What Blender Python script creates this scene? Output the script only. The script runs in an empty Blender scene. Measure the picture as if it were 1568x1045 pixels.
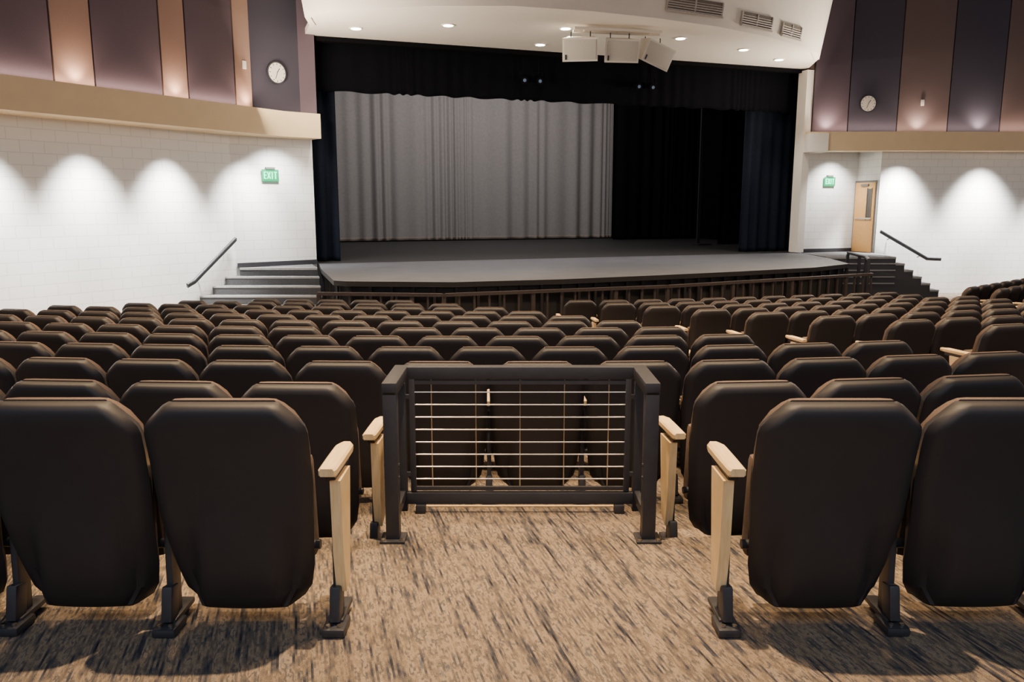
import bpy, bmesh, math, random
from mathutils import Vector, Matrix
random.seed(4)
SC = bpy.context.scene
COL = SC.collection

# ------------------------------------------------------------------ materials
def mat_basic(name, col, rough=0.6, metal=0.0, noise=0.0, nscale=20, bump=0.0, bscale=200, emit=None, estr=0, spec=0.5, sheen=0):
    m = bpy.data.materials.new(name); m.use_nodes = True
    nt = m.node_tree; b = nt.nodes['Principled BSDF']
    b.inputs['Base Color'].default_value = (*col, 1)
    b.inputs['Roughness'].default_value = rough
    b.inputs['Metallic'].default_value = metal
    b.inputs['Specular IOR Level'].default_value = spec
    if sheen: b.inputs['Sheen Weight'].default_value = sheen
    tc = nt.nodes.new('ShaderNodeTexCoord')
    if noise > 0:
        n = nt.nodes.new('ShaderNodeTexNoise'); n.inputs['Scale'].default_value = nscale
        n.inputs['Detail'].default_value = 4
        nt.links.new(tc.outputs['Object'], n.inputs['Vector'])
        r = nt.nodes.new('ShaderNodeValToRGB')
        r.color_ramp.elements[0].position = 0.3; r.color_ramp.elements[1].position = 0.7
        r.color_ramp.elements[0].color = (*[c*(1-noise) for c in col], 1)
        r.color_ramp.elements[1].color = (*[min(1, c*(1+noise)) for c in col], 1)
        nt.links.new(n.outputs['Fac'], r.inputs['Fac'])
        nt.links.new(r.outputs['Color'], b.inputs['Base Color'])
    if bump > 0:
        n2 = nt.nodes.new('ShaderNodeTexNoise'); n2.inputs['Scale'].default_value = bscale
        nt.links.new(tc.outputs['Object'], n2.inputs['Vector'])
        bp = nt.nodes.new('ShaderNodeBump'); bp.inputs['Strength'].default_value = bump
        bp.inputs['Distance'].default_value = 0.01
        nt.links.new(n2.outputs['Fac'], bp.inputs['Height'])
        nt.links.new(bp.outputs['Normal'], b.inputs['Normal'])
    if emit:
        b.inputs['Emission Color'].default_value = (*emit, 1)
        b.inputs['Emission Strength'].default_value = estr
    return m

def mat_wood(name, c1, c2):
    m = bpy.data.materials.new(name); m.use_nodes = True
    nt = m.node_tree; b = nt.nodes['Principled BSDF']
    b.inputs['Roughness'].default_value = 0.38
    tc = nt.nodes.new('ShaderNodeTexCoord'); mp = nt.nodes.new('ShaderNodeMapping')
    mp.inputs['Scale'].default_value = (40, 5, 5)
    n = nt.nodes.new('ShaderNodeTexNoise'); n.inputs['Scale'].default_value = 2; n.inputs['Detail'].default_value = 6
    r = nt.nodes.new('ShaderNodeValToRGB')
    r.color_ramp.elements[0].color = (*c1, 1); r.color_ramp.elements[1].color = (*c2, 1)
    r.color_ramp.elements[0].position = .3; r.color_ramp.elements[1].position = .7
    nt.links.new(tc.outputs['Object'], mp.inputs['Vector']); nt.links.new(mp.outputs[0], n.inputs['Vector'])
    nt.links.new(n.outputs['Fac'], r.inputs['Fac']); nt.links.new(r.outputs[0], b.inputs['Base Color'])
    return m

def mat_carpet(name):
    """woven carpet: narrow warp stripes, each broken along its length into tan / charcoal / slate dashes"""
    m = bpy.data.materials.new(name); m.use_nodes = True
    nt = m.node_tree; b = nt.nodes['Principled BSDF']; L = nt.links.new
    b.inputs['Roughness'].default_value = 0.95; b.inputs['Specular IOR Level'].default_value = 0.1
    tc = nt.nodes.new('ShaderNodeTexCoord')
    mp0 = nt.nodes.new('ShaderNodeMapping'); mp0.inputs['Rotation'].default_value = (0, 0, math.radians(-15))
    L(tc.outputs['Object'], mp0.inputs['Vector'])
    sx = nt.nodes.new('ShaderNodeSeparateXYZ'); L(mp0.outputs[0], sx.inputs[0])
    mul = nt.nodes.new('ShaderNodeMath'); mul.operation = 'MULTIPLY'; mul.inputs[1].default_value = 115; L(sx.outputs[0], mul.inputs[0])
    fl = nt.nodes.new('ShaderNodeMath'); fl.operation = 'FLOOR'; L(mul.outputs[0], fl.inputs[0])
    m7 = nt.nodes.new('ShaderNodeMath'); m7.operation = 'MULTIPLY'; m7.inputs[1].default_value = 7.31; L(fl.outputs[0], m7.inputs[0])
    my = nt.nodes.new('ShaderNodeMath'); my.operation = 'MULTIPLY'; my.inputs[1].default_value = 5.5; L(sx.outputs[1], my.inputs[0])
    cb = nt.nodes.new('ShaderNodeCombineXYZ'); L(m7.outputs[0], cb.inputs[0]); L(my.outputs[0], cb.inputs[1])
    n = nt.nodes.new('ShaderNodeTexNoise'); n.inputs['Scale'].default_value = 1.0; n.inputs['Detail'].default_value = 3; n.inputs['Roughness'].default_value = .6
    L(cb.outputs[0], n.inputs['Vector'])
    # wider colour bands so neighbouring stripes group together
    mpb = nt.nodes.new('ShaderNodeMapping'); mpb.inputs['Scale'].default_value = (26, .7, 1); L(mp0.outputs[0], mpb.inputs['Vector'])
    nb = nt.nodes.new('ShaderNodeTexNoise'); nb.inputs['Scale'].default_value = 1; nb.inputs['Detail'].default_value = 2; L(mpb.outputs[0], nb.inputs['Vector'])
    av = nt.nodes.new('ShaderNodeMix'); av.data_type = 'FLOAT'; av.inputs[0].default_value = .36
    L(n.outputs['Fac'], av.inputs[2]); L(nb.outputs['Fac'], av.inputs[3])
    r = nt.nodes.new('ShaderNodeValToRGB'); cr = r.color_ramp; cr.interpolation = 'LINEAR'
    pts = [(.35, (.022, .021, .024)), (.41, (.055, .055, .065)), (.455, (.115, .095, .080)), (.495, (.19, .142, .098)), (.53, (.27, .20, .135)), (.565, (.085, .078, .076)), (.60, (.29, .22, .15)), (.67, (.085, .09, .105))]
    cr.elements[0].position, cr.elements[0].color = pts[0][0], (*pts[0][1], 1)
    cr.elements[1].position, cr.elements[1].color = pts[-1][0], (*pts[-1][1], 1)
    for p, c in pts[1:-1]:
        e = cr.elements.new(p); e.color = (*c, 1)
    L(av.outputs[0], r.inputs['Fac'])
    f = nt.nodes.new('ShaderNodeTexNoise'); f.inputs['Scale'].default_value = 300; f.inputs['Detail'].default_value = 2
    L(mp0.outputs[0], f.inputs['Vector'])
    mr = nt.nodes.new('ShaderNodeMapRange'); mr.inputs['From Min'].default_value = .3; mr.inputs['From Max'].default_value = .7
    mr.inputs['To Min'].default_value = .55; mr.inputs['To Max'].default_value = 1.35
    L(f.outputs['Fac'], mr.inputs['Value'])
    mx = nt.nodes.new('ShaderNodeMix'); mx.data_type = 'RGBA'; mx.blend_type = 'MULTIPLY'; mx.inputs[0].default_value = 1
    L(r.outputs[0], mx.inputs[6]); L(mr.outputs[0], mx.inputs[7]); L(mx.outputs[2], b.inputs['Base Color'])
    bp = nt.nodes.new('ShaderNodeBump'); bp.inputs['Strength'].default_value = .35; bp.inputs['Distance'].default_value = .005
    L(f.outputs['Fac'], bp.inputs['Height']); L(bp.outputs[0], b.inputs['Normal'])
    return m

def mat_block(name, col):
    """painted concrete block wall"""
    m = bpy.data.materials.new(name); m.use_nodes = True
    nt = m.node_tree; b = nt.nodes['Principled BSDF']; L = nt.links.new
    b.inputs['Roughness'].default_value = .5
    tc = nt.nodes.new('ShaderNodeTexCoord'); sx = nt.nodes.new('ShaderNodeSeparateXYZ'); cx = nt.nodes.new('ShaderNodeCombineXYZ')
    L(tc.outputs['Object'], sx.inputs[0]); L(sx.outputs[0], cx.inputs[0]); L(sx.outputs[2], cx.inputs[1])
    br = nt.nodes.new('ShaderNodeTexBrick'); br.inputs['Scale'].default_value = 1.0
    br.inputs['Brick Width'].default_value = .4; br.inputs['Row Height'].default_value = .2; br.inputs['Mortar Size'].default_value = .008
    br.inputs['Color1'].default_value = (*col, 1); br.inputs['Color2'].default_value = (*[c*.98 for c in col], 1)
    br.inputs['Mortar'].default_value = (*[c*.84 for c in col], 1)
    L(cx.outputs[0], br.inputs['Vector']); L(br.outputs['Color'], b.inputs['Base Color'])
    bp = nt.nodes.new('ShaderNodeBump'); bp.inputs['Strength'].default_value = .25; bp.inputs['Distance'].default_value = .005; bp.invert = True
    L(br.outputs['Fac'], bp.inputs['Height']); L(bp.outputs[0], b.inputs['Normal'])
    return m

M_CARPET = mat_carpet('carpet')
M_WHITE = mat_block('painted_block', (.89, .88, .85))
M_PLASTER = mat_basic('plaster_white', (.84, .77, .67), .8, noise=.02, nscale=6)
M_CEIL = mat_basic('ceiling_paint', (.55, .5, .45), .9, noise=.03)
M_BAND = mat_basic('cream_band', (.80, .60, .35), .6, noise=.03, nscale=3)
M_MAUVE = mat_basic('fabric_mauve', (.098, .070, .086), .95, noise=.10, nscale=90, bump=.2)
M_SLATE = mat_basic('fabric_slate', (.050, .044, .062), .95, noise=.10, nscale=90, bump=.2)
M_TAN = mat_basic('fabric_tan', (.29, .18, .135), .9, noise=.06, nscale=60, bump=.2)
M_BROWN = mat_basic('fabric_brown', (.125, .085, .080), .9, noise=.06, nscale=60, bump=.2)
M_BLACKV = mat_basic('black_velour', (.0035, .0037, .005), .95, noise=.2, nscale=30, spec=.05)
M_LEGV = mat_basic('midnight_velour', (.010, .013, .021), .95, noise=.2, nscale=30, spec=.05)
M_BLACK = mat_basic('black_paint', (.004, .004, .005), .9, noise=.1, spec=.05)
M_GREYV = mat_basic('grey_velour', (.235, .222, .22), .95, noise=.06, nscale=12, spec=.1)
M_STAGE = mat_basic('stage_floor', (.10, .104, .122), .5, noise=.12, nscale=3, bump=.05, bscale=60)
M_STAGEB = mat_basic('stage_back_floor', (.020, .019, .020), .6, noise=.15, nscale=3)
M_FASCIA = mat_basic('stage_fascia', (.010, .009, .010), .7, noise=.15)
M_RAILBR = mat_basic('rail_brown', (.050, .038, .035), .45, noise=.15)
M_SHELL = mat_basic('chair_plastic', (.0215, .0185, .0200), .52, noise=.08, nscale=8, bump=.12, bscale=700, spec=.42)
M_FAB = mat_basic('chair_fabric', (.12, .080, .060), .95, noise=.25, nscale=200, bump=.3, bscale=400)
M_METAL = mat_basic('dark_metal', (.034, .034, .040), .42, metal=.1, noise=.1)
M_WOOD = mat_wood('beech_wood', (.74, .50, .23), (.88, .64, .34))
M_STEEL = mat_basic('steel_rod', (.62, .55, .46), .28, metal=1.0, noise=.05)
M_NOSE = mat_basic('nosing', (.45, .44, .42), .6, noise=.1)
M_STEP = mat_basic('step_carpet', (.10, .10, .105), .95, noise=.45, nscale=120, bump=.3)
M_BULB = mat_basic('lamp_glow', (1, 1, 1), .5, emit=(1, .90, .74), estr=50)
M_SPK = mat_basic('speaker_white', (.80, .74, .64), .5, noise=.03)
M_GRILL = mat_basic('speaker_grill', (.62, .57, .48), .6, noise=.2, nscale=300)
M_GREEN = mat_basic('exit_green', (.0, .2, .08), .5, emit=(.10, 1, .45), estr=6)
M_EXITP = mat_basic('exit_plate', (.01, .12, .06), .4, emit=(0, .55, .19), estr=1.1)
M_CLOCKF = mat_basic('clock_face', (.85, .78, .66), .4, noise=.02)
M_DOOR = mat_wood('door_wood', (.56, .28, .08), (.66, .36, .12))
M_GLASS = mat_basic('dark_glass', (.05, .04, .03), .1, noise=.1)
M_FRAME = mat_basic('frame_metal', (.12, .11, .10), .5, noise=.1)
M_VENT = mat_basic('vent', (.50, .45, .39), .6, noise=.1)
M_VENTD = mat_basic('vent_dark', (.16, .135, .11), .8, noise=.1)
M_LAMPB = mat_basic('lens_glow', (.1, .15, .25), .3, emit=(.5, .65, 1), estr=.03)
M_HEM = mat_basic('grey_hem', (.33, .28, .24), .95, noise=.1)

# ------------------------------------------------------------------ mesh builder
class MB:
    def __init__(s): s.v = []; s.f = []; s.m = []; s.sm = []; s.mats = []
    def mi(s, mat):
        if mat not in s.mats: s.mats.append(mat)
        return s.mats.index(mat)
    def add(s, vs, fs, mat, smooth=False, M=None):
        o = len(s.v)
        for p in vs:
            p = Vector(p)
            if M is not None: p = M @ p
            s.v.append(tuple(p))
        k = s.mi(mat)
        for f in fs:
            s.f.append([o+i for i in f]); s.m.append(k); s.sm.append(smooth)
        return s
    def box(s, c, d, mat, rz=0, rx=0, ry=0, bev=0, M=None):
        bm = bmesh.new(); bmesh.ops.create_cube(bm, size=1)
        for v in bm.verts: v.co = Vector((v.co.x*d[0], v.co.y*d[1], v.co.z*d[2]))
        if bev: bmesh.ops.bevel(bm, geom=bm.edges[:], offset=bev, segments=2, profile=.6, affect='EDGES')
        T = Matrix.Translation(c) @ Matrix.Rotation(rz, 4, 'Z') @ Matrix.Rotation(ry, 4, 'Y') @ Matrix.Rotation(rx, 4, 'X')
        if M is not None: T = M @ T
        bm.verts.index_update()
        s.add([v.co.copy() for v in bm.verts], [[v.index for v in f.verts] for f in bm.faces], mat, bool(bev), T)
        bm.free(); return s
    def cyl(s, p0, p1, r, mat, seg=12, r2=None):
        p0 = Vector(p0); p1 = Vector(p1); r2 = r if r2 is None else r2
        q = (p1-p0).to_track_quat('Z', 'Y'); h = (p1-p0).length; vs = []
        for z, rr in ((0, r), (h, r2)):
            for i in range(seg):
                a = 2*math.pi*i/seg; vs.append(p0 + q @ Vector((rr*math.cos(a), rr*math.sin(a), z)))
        fs = [[i, (i+1) % seg, seg+(i+1) % seg, seg+i] for i in range(seg)]
        s.add(vs, fs, mat, True); s.add(vs, [list(range(seg))[::-1], [seg+i for i in range(seg)]], mat, False)
        return s
    def loft(s, rings, mat, smooth=True):
        n = len(rings[0]); vs = [p for r in rings for p in r]; fs = []
        for k in range(len(rings)-1):
            for i in range(n):
                j = (i+1) % n; fs.append([k*n+i, k*n+j, (k+1)*n+j, (k+1)*n+i])
        fs.append(list(range(n))[::-1]); fs.append([(len(rings)-1)*n+i for i in range(n)])
        return s.add(vs, fs, mat, smooth)
    def prism(s, pts, z0, z1, mat, topmat=None):
        a = sum(pts[i][0]*pts[(i+1) % len(pts)][1]-pts[(i+1) % len(pts)][0]*pts[i][1] for i in range(len(pts)))
        if a < 0: pts = pts[::-1]
        n = len(pts); vs = [(x, y, z0) for x, y in pts]+[(x, y, z1) for x, y in pts]
        s.add(vs, [[i, (i+1) % n, n+(i+1) % n, n+i] for i in range(n)]+[list(range(n))[::-1]], mat)
        s.add(vs, [[n+i for i in range(n)]], topmat or mat); return s
    def mesh(s, name, ang=35):
        me = bpy.data.meshes.new(name); me.from_pydata(s.v, [], s.f)
        for m in s.mats: me.materials.append(m)
        for p, k, sm in zip(me.polygons, s.m, s.sm): p.material_index = k; p.use_smooth = sm
        me.validate(); me.update()
        bm = bmesh.new(); bm.from_mesh(me); bmesh.ops.recalc_face_normals(bm, faces=bm.faces[:]); bm.to_mesh(me); bm.free()
        try: me.set_sharp_from_angle(angle=math.radians(ang))
        except Exception: pass
        return me
    def obj(s, name, loc=(0, 0, 0), rz=0, ang=35):
        o = bpy.data.objects.new(name, s.mesh(name, ang)); o.location = loc; o.rotation_euler = (0, 0, rz)
        COL.objects.link(o); return o

def place(me, name, loc, rz=0):
    o = bpy.data.objects.new(name, me); o.location = loc; o.rotation_euler = (0, 0, rz); COL.objects.link(o); return o

def frame_along(p0, p1):
    d = Vector((p1[0]-p0[0], p1[1]-p0[1])); return d.length, math.atan2(d.y, d.x)

def wall(name, p0, p1, z0, z1, mat, th=.2, side=1):
    L, a = frame_along(p0, p1)
    b = MB(); b.box((L/2, side*th/2, (z0+z1)/2), (L, th, z1-z0), mat)
    return b.obj(name, (p0[0], p0[1], 0), a)

# ------------------------------------------------------------------ seating floor
def g(x):
    if x < 0: return x*x/60
    if x < 3.86: return .035*x*x
    if x < 8.0: return .5215+.27*(x-3.86)
    return .5215+.27*4.14+.85*(x-8.0)
def gs(x):
    if x < 0: return x/30
    if x < 3.86: return .07*x
    if x < 8.0: return .27
    return .85
def zf(d):
    n = (d-3.62)/.92; n = max(-.3, min(n, 10.6))
    return -.17-.080*n+.001*n*n

D0 = 3.50
b = MB()
xs = [-17+i*.5 for i in range(80)]; ds = [3.3+i*.23 for i in range(46)]+[14.5, 18, 22, 26]
vs = [(x, d+g(x), zf(d)) for d in ds for x in xs]; nx = len(xs)
fs = [[j*nx+i, j*nx+i+1, (j+1)*nx+i+1, (j+1)*nx+i] for j in range(len(ds)-1) for i in range(nx-1)]
b.add(vs, fs, M_CARPET, True); b.obj('floor')

b = MB(); pts = [(-12, -3.5)]
for i in range(0, 60):
    x = -12+i*.4
    if x < -.66 or x > .74: pts.append((x, D0+g(x)))
    elif not any(abs(p[1]-3.90) < 1e-6 for p in pts):
        pts += [(-.50, D0), (-.50, 3.90), (.58, 3.90), (.58, D0)]
pts.append((pts[-1][0], -3.5))
b.prism(pts, -.45, 0, M_CARPET); b.obj('floor_platform')
b = MB(); b.box((.04, 3.912, -.02), (1.08, .02, .05), M_WOOD, bev=.004); b.obj('trim_1')

# ------------------------------------------------------------------ chairs
S = .568
EO = .040
def chair_parts(b):
    Z =  [.088, .104, .16, .25, .35, .46, .58, .70, .770, .798, .822, .846, .864, .876, .885]
    HW = [.170, .196, .232, .250, .260, .268, .275, .277, .277, .271, .253, .230, .212, .200, .184]
    YB = [.068, .046, .018, -.004, -.014, -.018, -.032, -.056, -.074, -.083, -.089, -.093, -.093, -.088, -.076]
    TH = [.05, .085, .10, .10, .09, .085, .08, .075, .07, .068, .064, .06, .055, .045, .03]
    rings = []
    N = 25
    for z, hw, yb, th in zip(Z, HW, YB, TH):
        ring = []
        for i in range(N):
            t = -1+2*i/(N-1); t = math.copysign(abs(t)**.8, t); x = t*hw
            y = yb + .014*t*t + .036*max(0, (abs(t)-.84)/.16)**1.6
            if z < .46:
                xc = .105+(.46-z)*.13
                k = max(0, min(1, (abs(x)-xc)/.022)); k = k*k*(3-2*k)
                y += .050*k*max(0, min(1, (.46-z)/.22))
            ring.append((x, y, z))
        yf = yb+th+.02
        for i in range(7):
            t = 1-2*i/6; ring.append((t*hw*.96, yf, z))
        rings.append(ring)
    b.loft(rings, M_SHELL)
    rings = []
    for z, hw, y0, d in [(.34, .20, .08, .03), (.37, .235, .07, .06), (.5, .245, .055, .075), (.66, .250, .035, .075), (.78, .246, .012, .070), (.838, .220, -.010, .060), (.872, .192, -.022, .045), (.890, .17, -.03, .03)]:
        rings.append([(-hw, y0, z), (hw, y0, z), (hw, y0+d*.7, z), (hw*.8, y0+d, z), (-hw*.8, y0+d, z), (-hw, y0+d*.7, z)])
    b.loft(rings, M_FAB)
    b.box((0, .20, .43), (.47, .085, .40), M_FAB, rx=.10, bev=.03)
    b.box((0, .255, .42), (.42, .03, .36), M_SHELL, rx=.10, bev=.012)
    b.cyl((-.26, .15, .30), (.26, .15, .30), .018, M_METAL)
def stand(b, x, arm=True, end=0):
    b.box((x, .155, .035), (.055, .18, .022), M_METAL, bev=.008)
    b.box((x, .07, .018), (.085, .12, .034), M_METAL, bev=.012)
    b.box((x, .14, .30), (.026, .075, .54), M_METAL, rx=-.05, bev=.008)
    b.box((x, .09, .10), (.040, .07, .13), M_METAL, rx=-.2, bev=.01)
    b.cyl((x-.02, .035, .036), (x-.02, .035, .042), .009, M_STEEL, 8); b.cyl((x+.02, .035, .036), (x+.02, .035, .042), .009, M_STEEL, 8)
    if arm:
        w0 = 1.0 if end else .8; ys = 0 if end else .05
        prof = [(.015, .026), (.03, .032), (.16, .034), (.30, .034), (.345, .028), (.365, .016)]
        rings = []
        for y, w in prof:
            w *= w0
            z0 = .600 if y > .02 else .606; z1 = .634 if y < .34 else .628
            y += ys
            rings.append([(x-w, y, z0+.006), (x-w*.8, y, z0), (x+w*.8, y, z0), (x+w, y, z0+.006), (x+w, y, z1-.008), (x+w*.75, y, z1), (x-w*.75, y, z1), (x-w, y, z1-.008)])
        b.loft(rings, M_WOOD)
        b.box((x, .19, .585), (.036, .24, .035), M_METAL, bev=.006)
    if end:
        xo = x+.018*end
        vs = []
        for xx in (xo-.019, xo+.019):
            vs += [(xx, .06, .575), (xx, .23, .575), (xx, .22, .50), (xx, .17, .17), (xx, .10, .14), (xx, .07, .30)]
        b.add(vs, [[0, 1, 2, 3, 4, 5], [6, 7, 8, 9, 10, 11]]+[[i, (i+1) % 6, 6+(i+1) % 6, 6+i] for i in range(6)], M_WOOD)
def chair_mesh(left_end, right_end):
    b = MB(); chair_parts(b); stand(b, -S/2-(EO if left_end else 0), True, -1 if left_end else 0)
    if right_end: stand(b, S/2+EO, True, 1)
    return b.mesh('auditorium_chair_mesh', 40)
CH = {(l, r): chair_mesh(l, r) for l in (0, 1) for r in (0, 1)}
NC = 0
def put_chair(x, y, z, rz, l=0, r=0):
    global NC; NC += 1
    place(CH[(l, r)], 'auditorium_chair', (x, y, z), rz)

for k in range(6):
    put_chair(-.965-S*k, 2.62+.01*k, 0, 0, 0, 1 if k == 0 else 0)
    put_chair(1.105+S*k, 2.62+.01*k, 0, 0, 1 if k == 0 else 0, 0)

def run_row(d, xa, xb, dirn, l_end, r_end):
    x = xa; out = []
    while True:
        s = gs(x); stp = S/math.sqrt(1+s*s)
        xm = x+dirn*stp/2
        if dirn > 0 and x+stp > xb: break
        if dirn < 0 and x-stp < xb: break
        s = gs(xm); out.append((xm, d+g(xm), math.atan(s))); x += dirn*S/math.sqrt(1+s*s)
    for i, (xx, yy, a) in enumerate(out):
        first = i == 0; last = i == len(out)-1
        lf = (l_end and first) if dirn > 0 else (l_end and last)
        rt = (r_end and last) if dirn > 0 else (r_end and first)
        put_chair(xx, yy, zf(d), a, int(bool(lf)), int(bool(rt)))
def A(y): return 3.85-(y-7.6)*.577
for n in range(0, 11):
    d = 3.62+.92*n
    ya = d+g(max(0, A(d)))
    aR = A(ya)
    aL = aR-(1.45 if n < 3 else 1.85)-{9: .2, 10: .5}.get(n, 0)
    left = -6.7-(9.8-d)*.62
    if n >= 9: left = {9: -5.3, 10: -4.7}[n]
    vis = -(.75*d+1.2)
    left = max(left, vis)
    if n == 0:
        run_row(d, -.72, max(left, vis-1), -1, 1, 1)
        run_row(d, .84, min(aL, 4.2), 1, 1, 1)
    else:
        ph = .225*(d+.1) if n != 1 else .43
        run_row(d, min(ph, aL), aL, 1, 0, 1)
        run_row(d, min(ph, aL), left, -1, 1, 0 if ph < aL-S else 1)
    if n >= 1:
        xr = min(7.4, .8*ya+2.5)
        run_row(d, aR, xr, 1, 1, 1)
    if n >= 4:
        run_row(d, 8.5, min(13.2, 8.5+.75*(n)), 1, 1, 1)

# ------------------------------------------------------------------ guard rail
b = MB(); XL, XR, YN, YF, ZT = -.55, .63, 3.50, 3.86, .75
w = .062
for x in (XL, XR):
    b.box((x, YN, ZT/2-.02), (w, w, ZT-.04), M_METAL, bev=.004)
    b.box((x, YF-.01, ZT/2-.02), (.045, .045, ZT-.05), M_METAL, bev=.004)
    b.box((x, (YN+YF)/2, ZT-.03), (w+.006, YF-YN+w, .06), M_METAL, bev=.006)
    b.box((x, (YN+YF)/2, .09), (.03, YF-YN, .05), M_METAL, bev=.004)
    b.box((x, YN, .006), (.115, .115, .012), M_METAL, bev=.004)
    for dx in (-.042, .042): b.cyl((x+dx, YN-.042, .01), (x+dx, YN-.042, .02), .009, M_STEEL, 8)
    for z in (.30, .36): b.cyl((x-w/2-.004, YN, z), (x+w/2+.004, YN, z), .008, M_METAL, 8)
    sx = 1 if x < 0 else -1
    b.box((x+sx*.055, YF-.02, .40), (.028, .022, .58), M_METAL, bev=.003)
    b.box((x+sx*.035, YF-.02, .60), (.05, .02, .02), M_METAL); b.box((x+sx*.035, YF-.02, .2), (.05, .02, .02), M_METAL)
b.box(((XL+XR)/2, YF, ZT-.03), (XR-XL-w, w, .06), M_METAL, bev=.006)
b.box(((XL+XR)/2, YF-.02, .075), (XR-XL-.04, .035, .06), M_METAL, bev=.004)
b.box(((XL+XR)/2, YF-.02, .672), (XR-XL-.10, .018, .018), M_METAL)
b.box(((XL+XR)/2, YF-.02, .125), (XR-XL-.10, .018, .018), M_METAL)
for i in range(8):
    z = .175+i*.0640; b.cyl((XL+.055, YF-.025, z), (XR-.055, YF-.025, z), .0034, M_STEEL, 8)
for i in range(5):
    x = XL+.15+i*(XR-XL-.30)/4; b.cyl((x, YF-.018, .115), (x, YF-.018, .685), .0034, M_STEEL, 8)
for x in (XL+.09, XR-.09): b.box((x, YF-.03, .022), (.05, .05, .044), M_METAL, bev=.004)
b.obj('guard_railing')

# ------------------------------------------------------------------ room shell
PA = Vector((-5.87, 17.0)); PL = Vector((-4.45, 18.2)); PR = Vector((8.0, 22.6))
dL = Vector((-.523, -.853)); nL = Vector((.853, -.523))
FAR = PA+dL*24
SD = (PR-PL).normalized(); SN = Vector((-SD.y, SD.x)); WST = (PR-PL).length
B1 = Vector((9.9, 23.3)); B2 = Vector((10.15, 22.4)); BR = Vector((22, 23.0))
wall('wall_left', FAR, PA, -1.2, 3.05, M_WHITE, .25, 1)
wall('wall_left_stage', PA, PL+SD*0, -1.2, 3.05, M_WHITE, .25, 1)
wall('wall_right_stage', PR+SD*.02, B1, -1.2, 3.05, M_WHITE, .25, 1)
wall('wall_right_return', B1, B2, -1.2, 3.05, M_WHITE, .25, 1)
wall('wall_right', B2, BR, -1.2, 3.05, M_WHITE, .25, 1)
ZU0, ZU1 = 3.3, 8.5
UA = PA+nL*.52+Vector((.03, .35)); UE = Vector((-4.62, 18.0)); UF = Vector((-4.30, 18.15))
UFAR = UA+dL*24
wall('wall_left_upper', UFAR, UA, ZU0, ZU1, M_BROWN, .2, 1)
wall('wall_left_stage_upper', UA, UE, ZU0, ZU1, M_SLATE, .2, 1)
wall('wall_left_jamb', UE, UF, 3.3, ZU1, M_MAUVE, .2, 1)
UR = [Vector((8.05, 22.45)), Vector((22, 22.75))]
wall('wall_right_upper', UR[0], UR[1], ZU0, ZU1, M_BROWN, .2, 1)
F0 = FAR+nL*.75; Fc = Vector((-4.79, 17.32)); Fe = Vector((-4.16, 17.86))
b = MB(); b.prism([tuple(FAR), tuple(F0), tuple(PA+nL*.75+Vector((.437, .712))), tuple(Fe), tuple(PL), tuple(PA)], 2.98, 3.50, M_BAND); b.obj('trim_band_left')
b = MB(); b.prism([(8.0, 22.62), (8.0, 22.05), (10.1, 21.95), (22, 22.3), (22, 23.0), (10.15, 22.5)], 3.0, 3.5, M_BAND); b.obj('trim_band_right')
b = MB(); b.prism([(7.98, 22.62), (7.98, 22.0), (8.5, 21.98), (8.5, 22.55)], 2.97, 3.46, M_PLASTER); b.obj('trim_band_end')

def panels(origin, d, nrm, spec, z0, z1):
    a = math.atan2(d.y, d.x)
    for s0, s1, m in spec:
        c = origin+d*((s0+s1)/2)+nrm*.045
        bb = MB(); bb.box((0, 0, (z0+z1)/2), (s1-s0-.03, .07, z1-z0), m, bev=.008)
        bb.obj('acoustic_panel', (c.x, c.y, 0), a)
panels(UA, dL, nL, [(0.02, .45, M_TAN), (.45, 1.55, M_MAUVE), (1.55, 2.1, M_TAN), (2.1, 3.4, M_MAUVE), (3.4, 4.1, M_TAN), (4.1, 5.6, M_MAUVE), (5.6, 6.3, M_TAN), (6.3, 7.8, M_SLATE), (7.8, 8.6, M_TAN)], 3.52, ZU1-.05)
dR = (UR[1]-UR[0]).normalized(); nR = Vector((dR.y, -dR.x))
panels(UR[0], dR, nR, [(.12, 1.1, M_MAUVE), (1.1, 2.45, M_SLATE), (2.45, 3.85, M_BROWN), (3.85, 5.3, M_SLATE), (5.3, 6.7, M_BROWN), (6.7, 8.1, M_MAUVE), (8.1, 9.4, M_TAN)], 3.52, ZU1-.05)

SF = [(-4.15, 17.2), (-4.05, 16.4), (-3.2, 15.9), (-1.5, 15.55), (0, 15.55), (1.5, 15.95), (2.8, 16.5), (4.2, 17.25), (5.5, 18.2), (6.6, 19.2), (7.35, 20.1), (7.75, 21.0)]
b = MB(); b.prism([tuple(PL+Vector((-.1, .1)))]+SF+[(8.0, 22.4), tuple(PR+SN*.2)], 5.2, 5.32, M_PLASTER); b.obj('ceiling_forestage')
b = MB(); n = len(SF); out = []
for i, p in enumerate(SF):
    a = Vector(SF[max(0, i-1)]); c = Vector(SF[min(n-1, i+1)]); t = (c-a).normalized(); nn = Vector((t.y, -t.x)); out.append(nn)
vs = []
for (x, y), nn in zip(SF, out):
    vs += [(x+nn.x*.0, y+nn.y*.0, 5.18), (x+nn.x*.55, y+nn.y*.55, 8.5), (x-nn.x*.12, y-nn.y*.12, 5.18), (x+nn.x*.4, y+nn.y*.4, 8.5)]
fs = []
for i in range(n-1):
    a = i*4; c = a+4; fs += [[a, c, c+1, a+1], [a+2, a+3, c+3, c+2], [a, a+2, c+2, c]]
b.add(vs, fs, M_PLASTER, True); b.obj('ceiling_fascia', ang=50)
b = MB(); b.prism([(-18, -3.5), (22, -3.5), (22, 23.5), (-6, 23.5), (-18, 6)], 8.5, 8.6, M_CEIL); b.obj('ceiling')
wall('wall_proscenium_header', PL, PR, 5.1, 8.5, M_BLACK, .2, 1)
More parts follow.
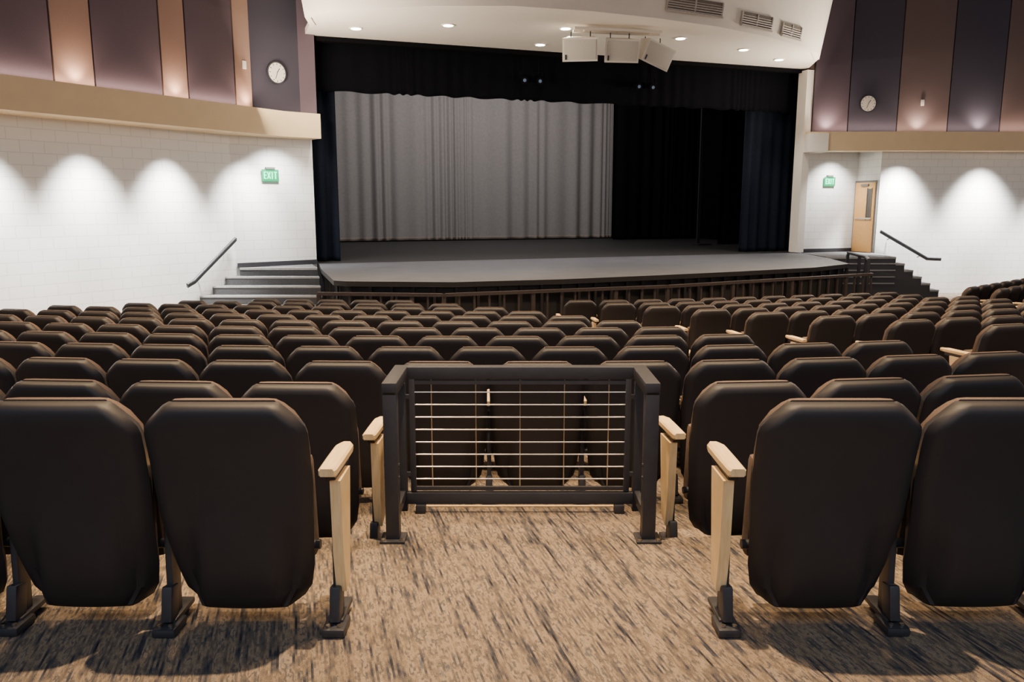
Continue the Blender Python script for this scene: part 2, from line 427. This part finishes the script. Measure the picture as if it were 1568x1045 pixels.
b = MB(); b.box((0, 0, 2.7), (.22, .35, 4.9), M_PLASTER); b.obj('wall_right_jamb', (8.0, 22.55, 0), math.atan2(SD.y, SD.x))

def vent(u0, u1, seg, z):
    p = Vector(seg[0]).lerp(Vector(seg[1]), (u0+u1)/2); L = (Vector(seg[1])-Vector(seg[0])).length*(u1-u0)
    a = math.atan2(seg[1][1]-seg[0][1], seg[1][0]-seg[0][0]); nn = Vector((math.sin(a), -math.cos(a)))
    off = (z-5.18)/3.32*.55+.035; p = p+nn*off
    bb = MB(); rx = math.atan(.55/3.32); h = .28
    bb.box((0, .01, 0), (L, .02, h), M_VENTD, rx=rx)
    for k in (-1, 1): bb.box((0, 0, k*h/2), (L+.04, .03, .03), M_VENT, rx=rx)
    for k in (-1, 0, 1): bb.box((k*L/2, 0, 0), (.03, .03, h), M_VENT, rx=rx)
    for k in range(6): bb.box((0, -.005, -h/2+.03+k*h/6), (L, .02, .018), M_VENT, rx=rx+.5)
    bb.obj('air_vent', (p.x, p.y, z), a)
vent(.25, .75, (SF[5], SF[6]), 5.66); vent(.15, 1.05, (SF[6], SF[7]), 5.48); vent(.45, 1.08, (SF[7], SF[8]), 5.42); vent(.4, .95, (SF[8], SF[9]), 5.40)
vent(.1, .7, (SF[4], SF[5]), 5.80)

DL = [(-3.26, 17.5), (-1.31, 17.2), (1.12, 17.5), (.65, 19.2), (3.73, 18.5), (5.5, 19.8), (6.77, 21.1)]
def spot(name, loc, tgt, power, ang, blend, col, size=.08):
    l = bpy.data.lights.new(name, 'SPOT'); l.energy = power; l.spot_size = math.radians(ang); l.spot_blend = blend; l.color = col; l.shadow_soft_size = size
    o = bpy.data.objects.new(name, l); o.location = loc; COL.objects.link(o)
    o.rotation_euler = (Vector(tgt)-Vector(loc)).to_track_quat('-Z', 'Y').to_euler(); return o
def area(name, loc, tgt, power, sx, sy, col, up='Y'):
    l = bpy.data.lights.new(name, 'AREA'); l.shape = 'RECTANGLE'; l.size = sx; l.size_y = sy; l.energy = power; l.color = col
    o = bpy.data.objects.new(name, l); o.location = loc; COL.objects.link(o)
    o.rotation_euler = (Vector(tgt)-Vector(loc)).to_track_quat('-Z', up).to_euler(); return o
for x, y in DL:
    bb = MB(); bb.cyl((0, 0, 0), (0, 0, .015), .13, M_PLASTER, 24, .15); bb.cyl((0, 0, -.006), (0, 0, .01), .10, M_BULB, 24)
    bb.obj('recessed_downlight', (x, y, 5.183))
    spot('downlight_lamp', (x, y, 5.15), (x, y, 0), 330, 100, .6, (1, .92, .82))

# ------------------------------------------------------------------ stage
AP = [(-4.40, 18.19), (-4.0, 16.7), (-3.15, 14.05), (-2.9, 13.9), (-1.0, 13.75), (.9, 14.3), (2.8, 15.15), (4.6, 16.05), (6.5, 17.1), (7.7, 18.2), (8.0, 20.2), (8.1, 22.6)]
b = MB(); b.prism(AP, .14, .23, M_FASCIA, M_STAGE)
def inset(p, k=.12):
    c = Vector((1.5, 19.5)); v = Vector(p); return tuple(v+(c-v).normalized()*k)
b.prism([inset(p) for p in AP], -.95, .14, M_FASCIA)
for i in range(1, len(AP)-2):
    a = Vector(AP[i]); c = Vector(AP[i+1]); L = (c-a).length; m = max(1, int(L/.33)); an = math.atan2(c.y-a.y, c.x-a.x)
    for k in range(m):
        p = a.lerp(c, k/m); q = inset(p, .07); b.box((q[0], q[1], -.36), (.05, .05, .98), M_FASCIA, rz=an)
b.obj('stage_apron')
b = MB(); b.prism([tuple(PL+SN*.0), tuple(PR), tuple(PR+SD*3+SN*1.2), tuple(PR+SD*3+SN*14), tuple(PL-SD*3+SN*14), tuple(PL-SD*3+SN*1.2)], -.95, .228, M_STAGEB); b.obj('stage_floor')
wall('wall_stage_back', PL-SD*3+SN*14, PR+SD*3+SN*14, -.9, 9, M_BLACK)
wall('wall_stage_left', PL-SD*3+SN*1.2, PL-SD*3+SN*14, -.9, 9, M_BLACK)
wall('wall_stage_right', PR+SD*3+SN*14, PR+SD*3+SN*1.2, -.9, 9, M_BLACK)
b = MB(); b.prism([tuple(PL-SD*3), tuple(PR+SD*3), tuple(PR+SD*3+SN*14), tuple(PL-SD*3+SN*14)], 9, 9.1, M_BLACK); b.obj('ceiling_stage')

def curtain(name, s0, s1, q, z0, z1, mat, amp=.06, wl=.32, scal=0, hem=None):
    L = s1-s0; n = int(L/.035); vs = []; zs = [z0, z0+.12, z0+(z1-z0)*.35, z0+(z1-z0)*.7, z1]
    ph = [0]
    for i in range(n):
        s = i*.035
        ph.append(ph[-1]+2*math.pi*.035/(wl*(.75+.35*math.sin(s*1.9+s0)+.25*math.sin(s*.83+1)+.2*math.sin(s*4.1))))
    org = PL+SN*q
    for k, z in enumerate(zs):
        f = 1-.45*k/4
        for i in range(n+1):
            s = s0+L*i/n; o = amp*f*(math.sin(ph[i])*(.7+.3*math.sin(s*2.3))+.35*math.sin(ph[i]*.37+2))
            p = org+SD*s+SN*o; zz = z
            if k == 0 and scal: zz += scal*math.sin(ph[i]*.5)
            vs.append((p.x, p.y, zz))
    fs = [[k*(n+1)+i, k*(n+1)+i+1, (k+1)*(n+1)+i+1, (k+1)*(n+1)+i] for k in range(4) for i in range(n)]
    bb = MB(); bb.add(vs, fs, mat, True)
    if hem:
        bb.mi(hem)
        for idx in range(n): bb.m[idx] = 1
    o = bb.obj(name, ang=170); md = o.modifiers.new('t', 'SOLIDIFY'); md.thickness = .01; return o
curtain('stage_valance_curtain', -.6, WST+.6, .45, 4.10, 6.0, M_BLACKV, .02, .5, scal=.018)
curtain('stage_leg_curtain', -.3, .62, .7, .24, 6, M_LEGV, .09, .26)
curtain('stage_leg_curtain', 11.9, WST+.6, .8, .24, 6, M_LEGV, .09, .28)
curtain('stage_leg_curtain', -2.5, .9, 4.5, .24, 7, M_BLACKV, .09, .3)
curtain('stage_leg_curtain', 14.0, 16, 5, .24, 7, M_BLACKV, .09, .3)
curtain('grey_traveller_curtain', 1.0, 12.9, 11, .26, 8, M_GREYV, .085, .72, hem=M_HEM)
curtain('black_traveller_curtain', 12.3, 16.1, 9.6, .24, 8, M_BLACKV, .09, .45)
p = PL+SN*5+SD*13.2
b = MB(); b.box((0, 0, 2.6), (.10, .06, 4.7), M_FASCIA); b.box((0, -.2, .26), (.5, .5, .04), M_FASCIA); b.obj('wing_flat', (p.x, p.y, 0), math.atan2(SD.y, SD.x))

b = MB(); p0 = PL+SN*.95+SD*3; p1 = PL+SN*.95+SD*11
b.cyl((p0.x, p0.y, 4.75), (p1.x, p1.y, 4.75), .025, M_METAL); b.cyl((p0.x, p0.y, 4.75), (p0.x, p0.y, 6.5), .01, M_METAL); b.cyl((p1.x, p1.y, 4.75), (p1.x, p1.y, 6.5), .01, M_METAL); b.obj('lighting_pipe')
for s in (5.1, 5.5, 8.2, 8.6):
    p = PL+SN*.25+SD*s
    b = MB(); b.cyl((0, 0, .55), (0, 0, .16), .014, M_BLACK); b.box((-.1, 0, .1), (.012, .04, .2), M_BLACK); b.box((.1, 0, .1), (.012, .04, .2), M_BLACK)
    b.box((0, 0, .205), (.21, .04, .012), M_BLACK)
    b.cyl((0, .14, .05), (0, -.16, -.03), .07, M_BLACK, 16, .085); b.cyl((0, -.161, -.03), (0, -.165, -.031), .04, M_LAMPB, 16)
    b.obj('stage_spotlight', (p.x, p.y, 4.55), .2)

def speaker(x, y, z, rz, ry=0):
    bb = MB(); w, h, d = .72, .46, .5
    vs = [(-w/2, -d/2, -h/2), (w/2, -d/2, -h/2), (w/2*.7, d/2, -h/2*.8), (-w/2*.7, d/2, -h/2*.8), (-w/2, -d/2, h/2), (w/2, -d/2, h/2), (w/2*.7, d/2, h/2*.9), (-w/2*.7, d/2, h/2*.9)]
    T = Matrix.Rotation(ry, 4, 'Y') @ Matrix.Rotation(.30, 4, 'X')
    bb.add(vs, [[0, 3, 2, 1], [4, 5, 6, 7], [0, 1, 5, 4], [1, 2, 6, 5], [2, 3, 7, 6], [3, 0, 4, 7]], M_SPK, False, T)
    bb.box((0, -d/2-.008, 0), (w-.07, .02, h-.07), M_GRILL, bev=.005, M=T)
    bb.box((-.29, -d/2-.02, -.14), (.03, .02, .1), M_METAL, M=T)
    bb.cyl((-.2, 0, .15), (-.2, 0, .33), .012, M_METAL, 8); bb.cyl((.2, 0, .15), (.2, 0, .33), .012, M_METAL, 8)
    return bb.obj('loudspeaker', (x, y, z), rz)
speaker(1.42, 17.3, 4.76, -.12); speaker(2.25, 17.45, 4.76, .12); speaker(3.0, 17.8, 4.74, .50, .28)
b = MB(); b.box((2.2, 17.6, 5.12), (1.9, .06, .05), M_SPK, rz=.2); b.box((2.2, 17.3, 5.12), (1.9, .06, .05), M_SPK, rz=.2)
for x in (1.5, 2.2, 2.9): b.cyl((x, 17.5+(x-2.2)*.2, 5.1), (x, 17.5+(x-2.2)*.2, 5.178), .02, M_SPK)
b.obj('speaker_bracket')

b = MB(); R = [(-3.3, 13.55), (-1.15, 13.35), (2.9, 14.8), (7.9, 17.5)]
for i in range(len(R)-1):
    a = Vector(R[i]); c = Vector(R[i+1]); an = math.atan2(c.y-a.y, c.x-a.x); L = (c-a).length; mm = (a+c)/2
    b.box((mm.x, mm.y, .05), (L+.04, .07, .055), M_RAILBR, rz=an); b.box((mm.x, mm.y, -.78), (L, .04, .05), M_FASCIA, rz=an)
    k = int(L/.26)
    for j in range(k+1):
        q = a.lerp(c, j/k); big = j % 6 == 0
        b.box((q.x, q.y, -.40), (.07 if big else .035, .05 if big else .035, .88), M_RAILBR, rz=an)
b.obj('pit_railing')
b = MB()
for i, (x, y) in enumerate([(7.95, 17.8), (8.2, 18.5), (8.35, 19.2), (8.4, 20.0)]):
    b.box((x, y, -.28), (.06, .06, 1.25), M_METAL, bev=.005)
b.cyl((7.95, 17.8, .34), (8.2, 18.5, .36), .035, M_METAL); b.cyl((8.2, 18.5, .36), (8.4, 20.0, .38), .035, M_METAL); b.obj('stair_railing')

b = MB()
for i in range(6):
    z = .23-.17*i; y = 17.0-.28*i
    xl = -5.87-(17-y)*.613+.02; xr = -4.14+.09*i
    pts = [(xl, y), (xr, y), (xr-.1, y+.34), (xl+.23, y+.34)] if i else [(-5.80, 16.99), (-4.14, 16.99), (-4.53, 18.08), (-4.6, 18.04)]
    b.prism(pts, -.95, z, M_STEP)
    if i == 0: b.box(((-5.80-4.14)/2, 16.99, z-.02), (1.64, .05, .045), M_NOSE)
    else: b.box(((xl+xr)/2, y+.01, z-.015), (xr-xl, .04, .035), M_NOSE)
b.obj('steps_left')
b = MB()
b.prism([(8.12, 20.6), (9.9, 20.6), (10.05, 22.3), (9.8, 23.2), (8.14, 22.5)], -.95, .23, M_STEP)
TR = .235
for i in range(1, 6):
    z = .23-.17*i; b.prism([(9.9+TR*(i-1), 20.6), (9.9+TR*i, 20.6), (10.05+TR*i, 22.36), (10.05+TR*(i-1), 22.36)], -.95, z, M_STEP)
for i in range(0, 6):
    z = .23-.17*i; x = 9.975+TR*i
    b.box((x-.02, 21.48, z-.012), (.05, 1.75, .035), M_NOSE, rz=-.085); b.box((9.9+TR*(i-.5) if i else 9.0, 20.59, z-.02), (TR if i else 1.8, .02, .045), M_NOSE)
for i in range(1, 5):
    b.box((9.0, 20.585, .23-.17*i), (1.8, .02, .03), M_NOSE)
b.obj('steps_right')

def handrail(name, pts, nrm):
    bb = MB()
    for a, c in zip(pts, pts[1:]):
        bb.cyl(a, c, .035, M_METAL, 12)
        aa = Vector(a)-Vector((0, 0, .035)); cc = Vector(c)-Vector((0, 0, .035)); bb.cyl(aa, cc, .03, M_METAL, 12)
    for k in (.2, .85):
        p = Vector(pts[0]).lerp(Vector(pts[1]), k); bb.cyl(p-Vector((0, 0, .05)), p-Vector((nrm[0]*.14, nrm[1]*.14, .10)), .013, M_METAL, 8)
    return bb.obj(name)
h0 = PA+dL*.08+nL*.12; h1 = PA+dL*1.15+nL*.12; h2 = PA+dL*1.32+nL*.12
handrail('handrail', [(h0.x, h0.y, .86), (h1.x, h1.y, .05), (h2.x, h2.y, -.02)], nL)
handrail('handrail', [(10.2, 22.25, .85), (11.55, 22.25, .10), (11.95, 22.27, .08)], (0, -1))

wall('baseboard_left', PA+Vector((.02, 0)), PL, .23, .33, M_METAL, .03, -1)
wall('baseboard_right', PR+SD*.2, B1, .23, .33, M_METAL, .03, -1)

L, a = frame_along(B1, B2)
b = MB(); W = .82; H = 1.98
b.box((L/2, -.035, H/2), (W+.08, .05, H+.05), M_FRAME)
b.box((L/2, -.065, H/2-.01), (W-.02, .03, H-.04), M_DOOR, bev=.003)
b.box((L/2+.2, -.085, 1.35), (.16, .012, .85), M_GLASS)
for dx in (-.09, .09): b.box((L/2+.2+dx, -.09, 1.35), (.02, .02, .89), M_FRAME)
b.box((L/2, -.09, .95), (W-.15, .03, .05), M_STEEL, bev=.01); b.box((L/2, -.085, 1.88), (.3, .06, .06), M_FRAME)
b.obj('door_1', (B1.x, B1.y, .23), a)

def clock(p, z, a, r=.20):
    bb = MB(); bb.cyl((0, 0, 0), (0, -.05, 0), r, M_METAL, 40); bb.cyl((0, -.05, 0), (0, -.055, 0), r*.88, M_CLOCKF, 40)
    for k in range(12):
        t = k*math.pi/6; bb.box((r*.75*math.sin(t), -.058, r*.75*math.cos(t)), (.012, .004, .035), M_METAL, ry=t)
    bb.box((.03, -.06, .045), (.014, .004, .11), M_METAL, ry=.6); bb.box((-.02, -.062, -.06), (.010, .004, .15), M_METAL, ry=.35)
    bb.obj('wall_clock', (p[0], p[1], z), a)
c = UA.lerp(UE, .50); a = math.atan2(UE.y-UA.y, UE.x-UA.x); clock((c.x+.02, c.y-.02), 4.30, a, .23)
c = UR[0]+dR*1.6+nR*.085; clock(c, 4.27, math.atan2(dR.y, dR.x), .23)

def exit_sign(p, z, a):
    bb = MB(); bb.box((0, -.04, .15), (.20, .07, .05), M_FRAME, bev=.005); bb.box((0, -.04, 0), (.38, .02, .25), M_EXITP, bev=.004)
    h = .15; y = -.058
    def bar(x, zz, w, hh, ry=0): bb.box((x, y, zz), (w, .012, hh), M_GREEN, ry=ry)
    x = -.12; bar(x-.022, 0, .018, h); [bar(x, q, .05, .018) for q in (-h/2+.008, 0, h/2-.008)]
    x = -.04; bar(x, 0, .018, h*1.05, .42); bar(x, 0, .018, h*1.05, -.42)
    bar(.035, 0, .018, h); bar(.11, h/2-.008, .06, .018); bar(.11, 0, .018, h)
    bb.obj('exit_sign', (p[0], p[1], z), a)
q = PA.lerp(PL, .45); exit_sign((q.x, q.y), 2.18, math.atan2(PL.y-PA.y, PL.x-PA.x))
q = PR.lerp(B1, .5); exit_sign((q.x, q.y), 2.21, math.atan2(B1.y-PR.y, B1.x-PR.x))
b = MB(); b.box((0, -.02, 0), (.09, .03, .16), M_PLASTER, bev=.008); b.obj('wall_sensor', (UR[0]+dR*3.1+nR*.085).to_3d()+Vector((0, 0, 4.3)), math.atan2(dR.y, dR.x))
b = MB(); b.box((0, -.02, 0), (.09, .03, .16), M_PLASTER, bev=.008); pp = UA+dL*.22+nL*.085; b.obj('wall_sensor', (pp.x, pp.y, 4.35), math.atan2(-dL.y, -dL.x))

# ------------------------------------------------------------------ lights
WC = (1, .975, .935)
for s in (-.15, 1.55, 3.2, 4.9, 6.6):
    p = PA+dL*s+nL*.62; t = PA+dL*s+nL*.02
    spot('wall_washer', (p.x, p.y, 2.93), (t.x, t.y, .3), 2300 if s > 0 else 1200, 76, 1, WC, .22)
for x in (10.65, 13.0, 15.4):
    spot('wall_washer', (x, 21.8, 2.95), (x, 22.5, .3), 2800, 78, 1, WC, .22)
spot('wall_washer', (9.2, 22.3, 2.95), (9.0, 23.0, 1.0), 420, 110, 1, WC)
spot('wall_washer', (-4.75, 17.0, 2.95), (-5.1, 17.6, 1.0), 420, 110, 1, WC)
PK = (1, .76, .60)
def cove(p0, p1, z, nrm, power):
    m = (p0+p1)/2; L = (p1-p0).length
    l = bpy.data.lights.new('cove_strip', 'AREA'); l.shape = 'RECTANGLE'; l.size = L; l.size_y = .08; l.energy = power; l.color = PK
    o = bpy.data.objects.new('cove_strip', l); o.location = (m.x, m.y, z); COL.objects.link(o)
    d = (p1-p0).normalized().to_3d(); zz = -(Vector((-nrm.x*.25, -nrm.y*.25, 1))).normalized()
    yy = zz.cross(d).normalized(); zz = d.cross(yy).normalized()
    o.rotation_euler = Matrix((d, yy, zz)).transposed().to_euler()
cove(UA+dL*9+nL*.17, UA+dL*.1+nL*.17, 3.54, nL, 48)
cove(UR[0]+dR*.2+nR*.25, UR[0]+dR*9+nR*.25, 3.54, nR, 62)
for s in (.2, 1.85, 3.75):
    p = UA+dL*s+nL*.21; t = UA+dL*s
    spot('cove_uplight', (p.x, p.y, 3.55), (t.x, t.y, 4.6), 40, 120, 1, (1, .72, .54), .06)
for s in (.5, 3.0, 4.7):
    p = UR[0]+dR*s+nR*.27; t = UR[0]+dR*s
    spot('cove_uplight', (p.x, p.y, 3.55), (t.x, t.y, 4.6), 60, 120, 1, (1, .82, .68), .06)
WARM = (1, .71, .42)
spot('house_downlight', (.08, 3.2, 5.6), (.06, 2.75, 0), 2500, 46, .45, WARM, .05)
for x, y, e in [(-5, 6, 1), (-1.5, 7.5, 1), (2.5, 8, 1), (6, 9, 1), (-4, 11, 1), (0, 11.5, 1), (4, 12.5, 1), (8, 14, 1), (-2.6, 5.2, .6), (3.0, 5.4, .6)]:
    spot('house_downlight', (x, y, 7.8), (x, y, 0), 2600*e, 80, .7, WARM, .15)
area('forestage_fill', (-4.7, 15.2, 3.7), (1.5, 17.5, 5.9), 360, 2.5, .3, (1, .85, .68))  # unseen fill pair, added to brighten the forestage soffit from below
area('forestage_fill', (9.0, 20.2, 3.7), (3.5, 17.5, 5.9), 360, 2.5, .3, (1, .85, .68))
pc = PL+SN*5.5+SD*6.5; pt = PL+SN*11+SD*6.5
area('curtain_fill', (pc.x, pc.y, 7.4), (pt.x, pt.y, 1.6), 500, 9, .6, (1, .94, .90))  # added fill without a visible fixture, brightens the grey curtain
area('rear_fill', (0, -2.5, 5.5), (0, 6, .5), 230, 10, 2, (.66, .80, 1))  # cool fill added behind the camera, not an actual house fixture

w = bpy.data.worlds.new('World'); SC.world = w; w.use_nodes = True
bg = w.node_tree.nodes['Background']; bg.inputs[0].default_value = (.70, .71, .78, 1); bg.inputs[1].default_value = .50

cam = bpy.data.cameras.new('Camera'); cam.lens = 28.0; cam.sensor_width = 36; cam.clip_end = 200
co = bpy.data.objects.new('Camera', cam); co.location = (0, 0, 1.53); co.rotation_euler = (math.radians(90-9.63), 0, 0)
COL.objects.link(co); SC.camera = co
print('chairs', NC)
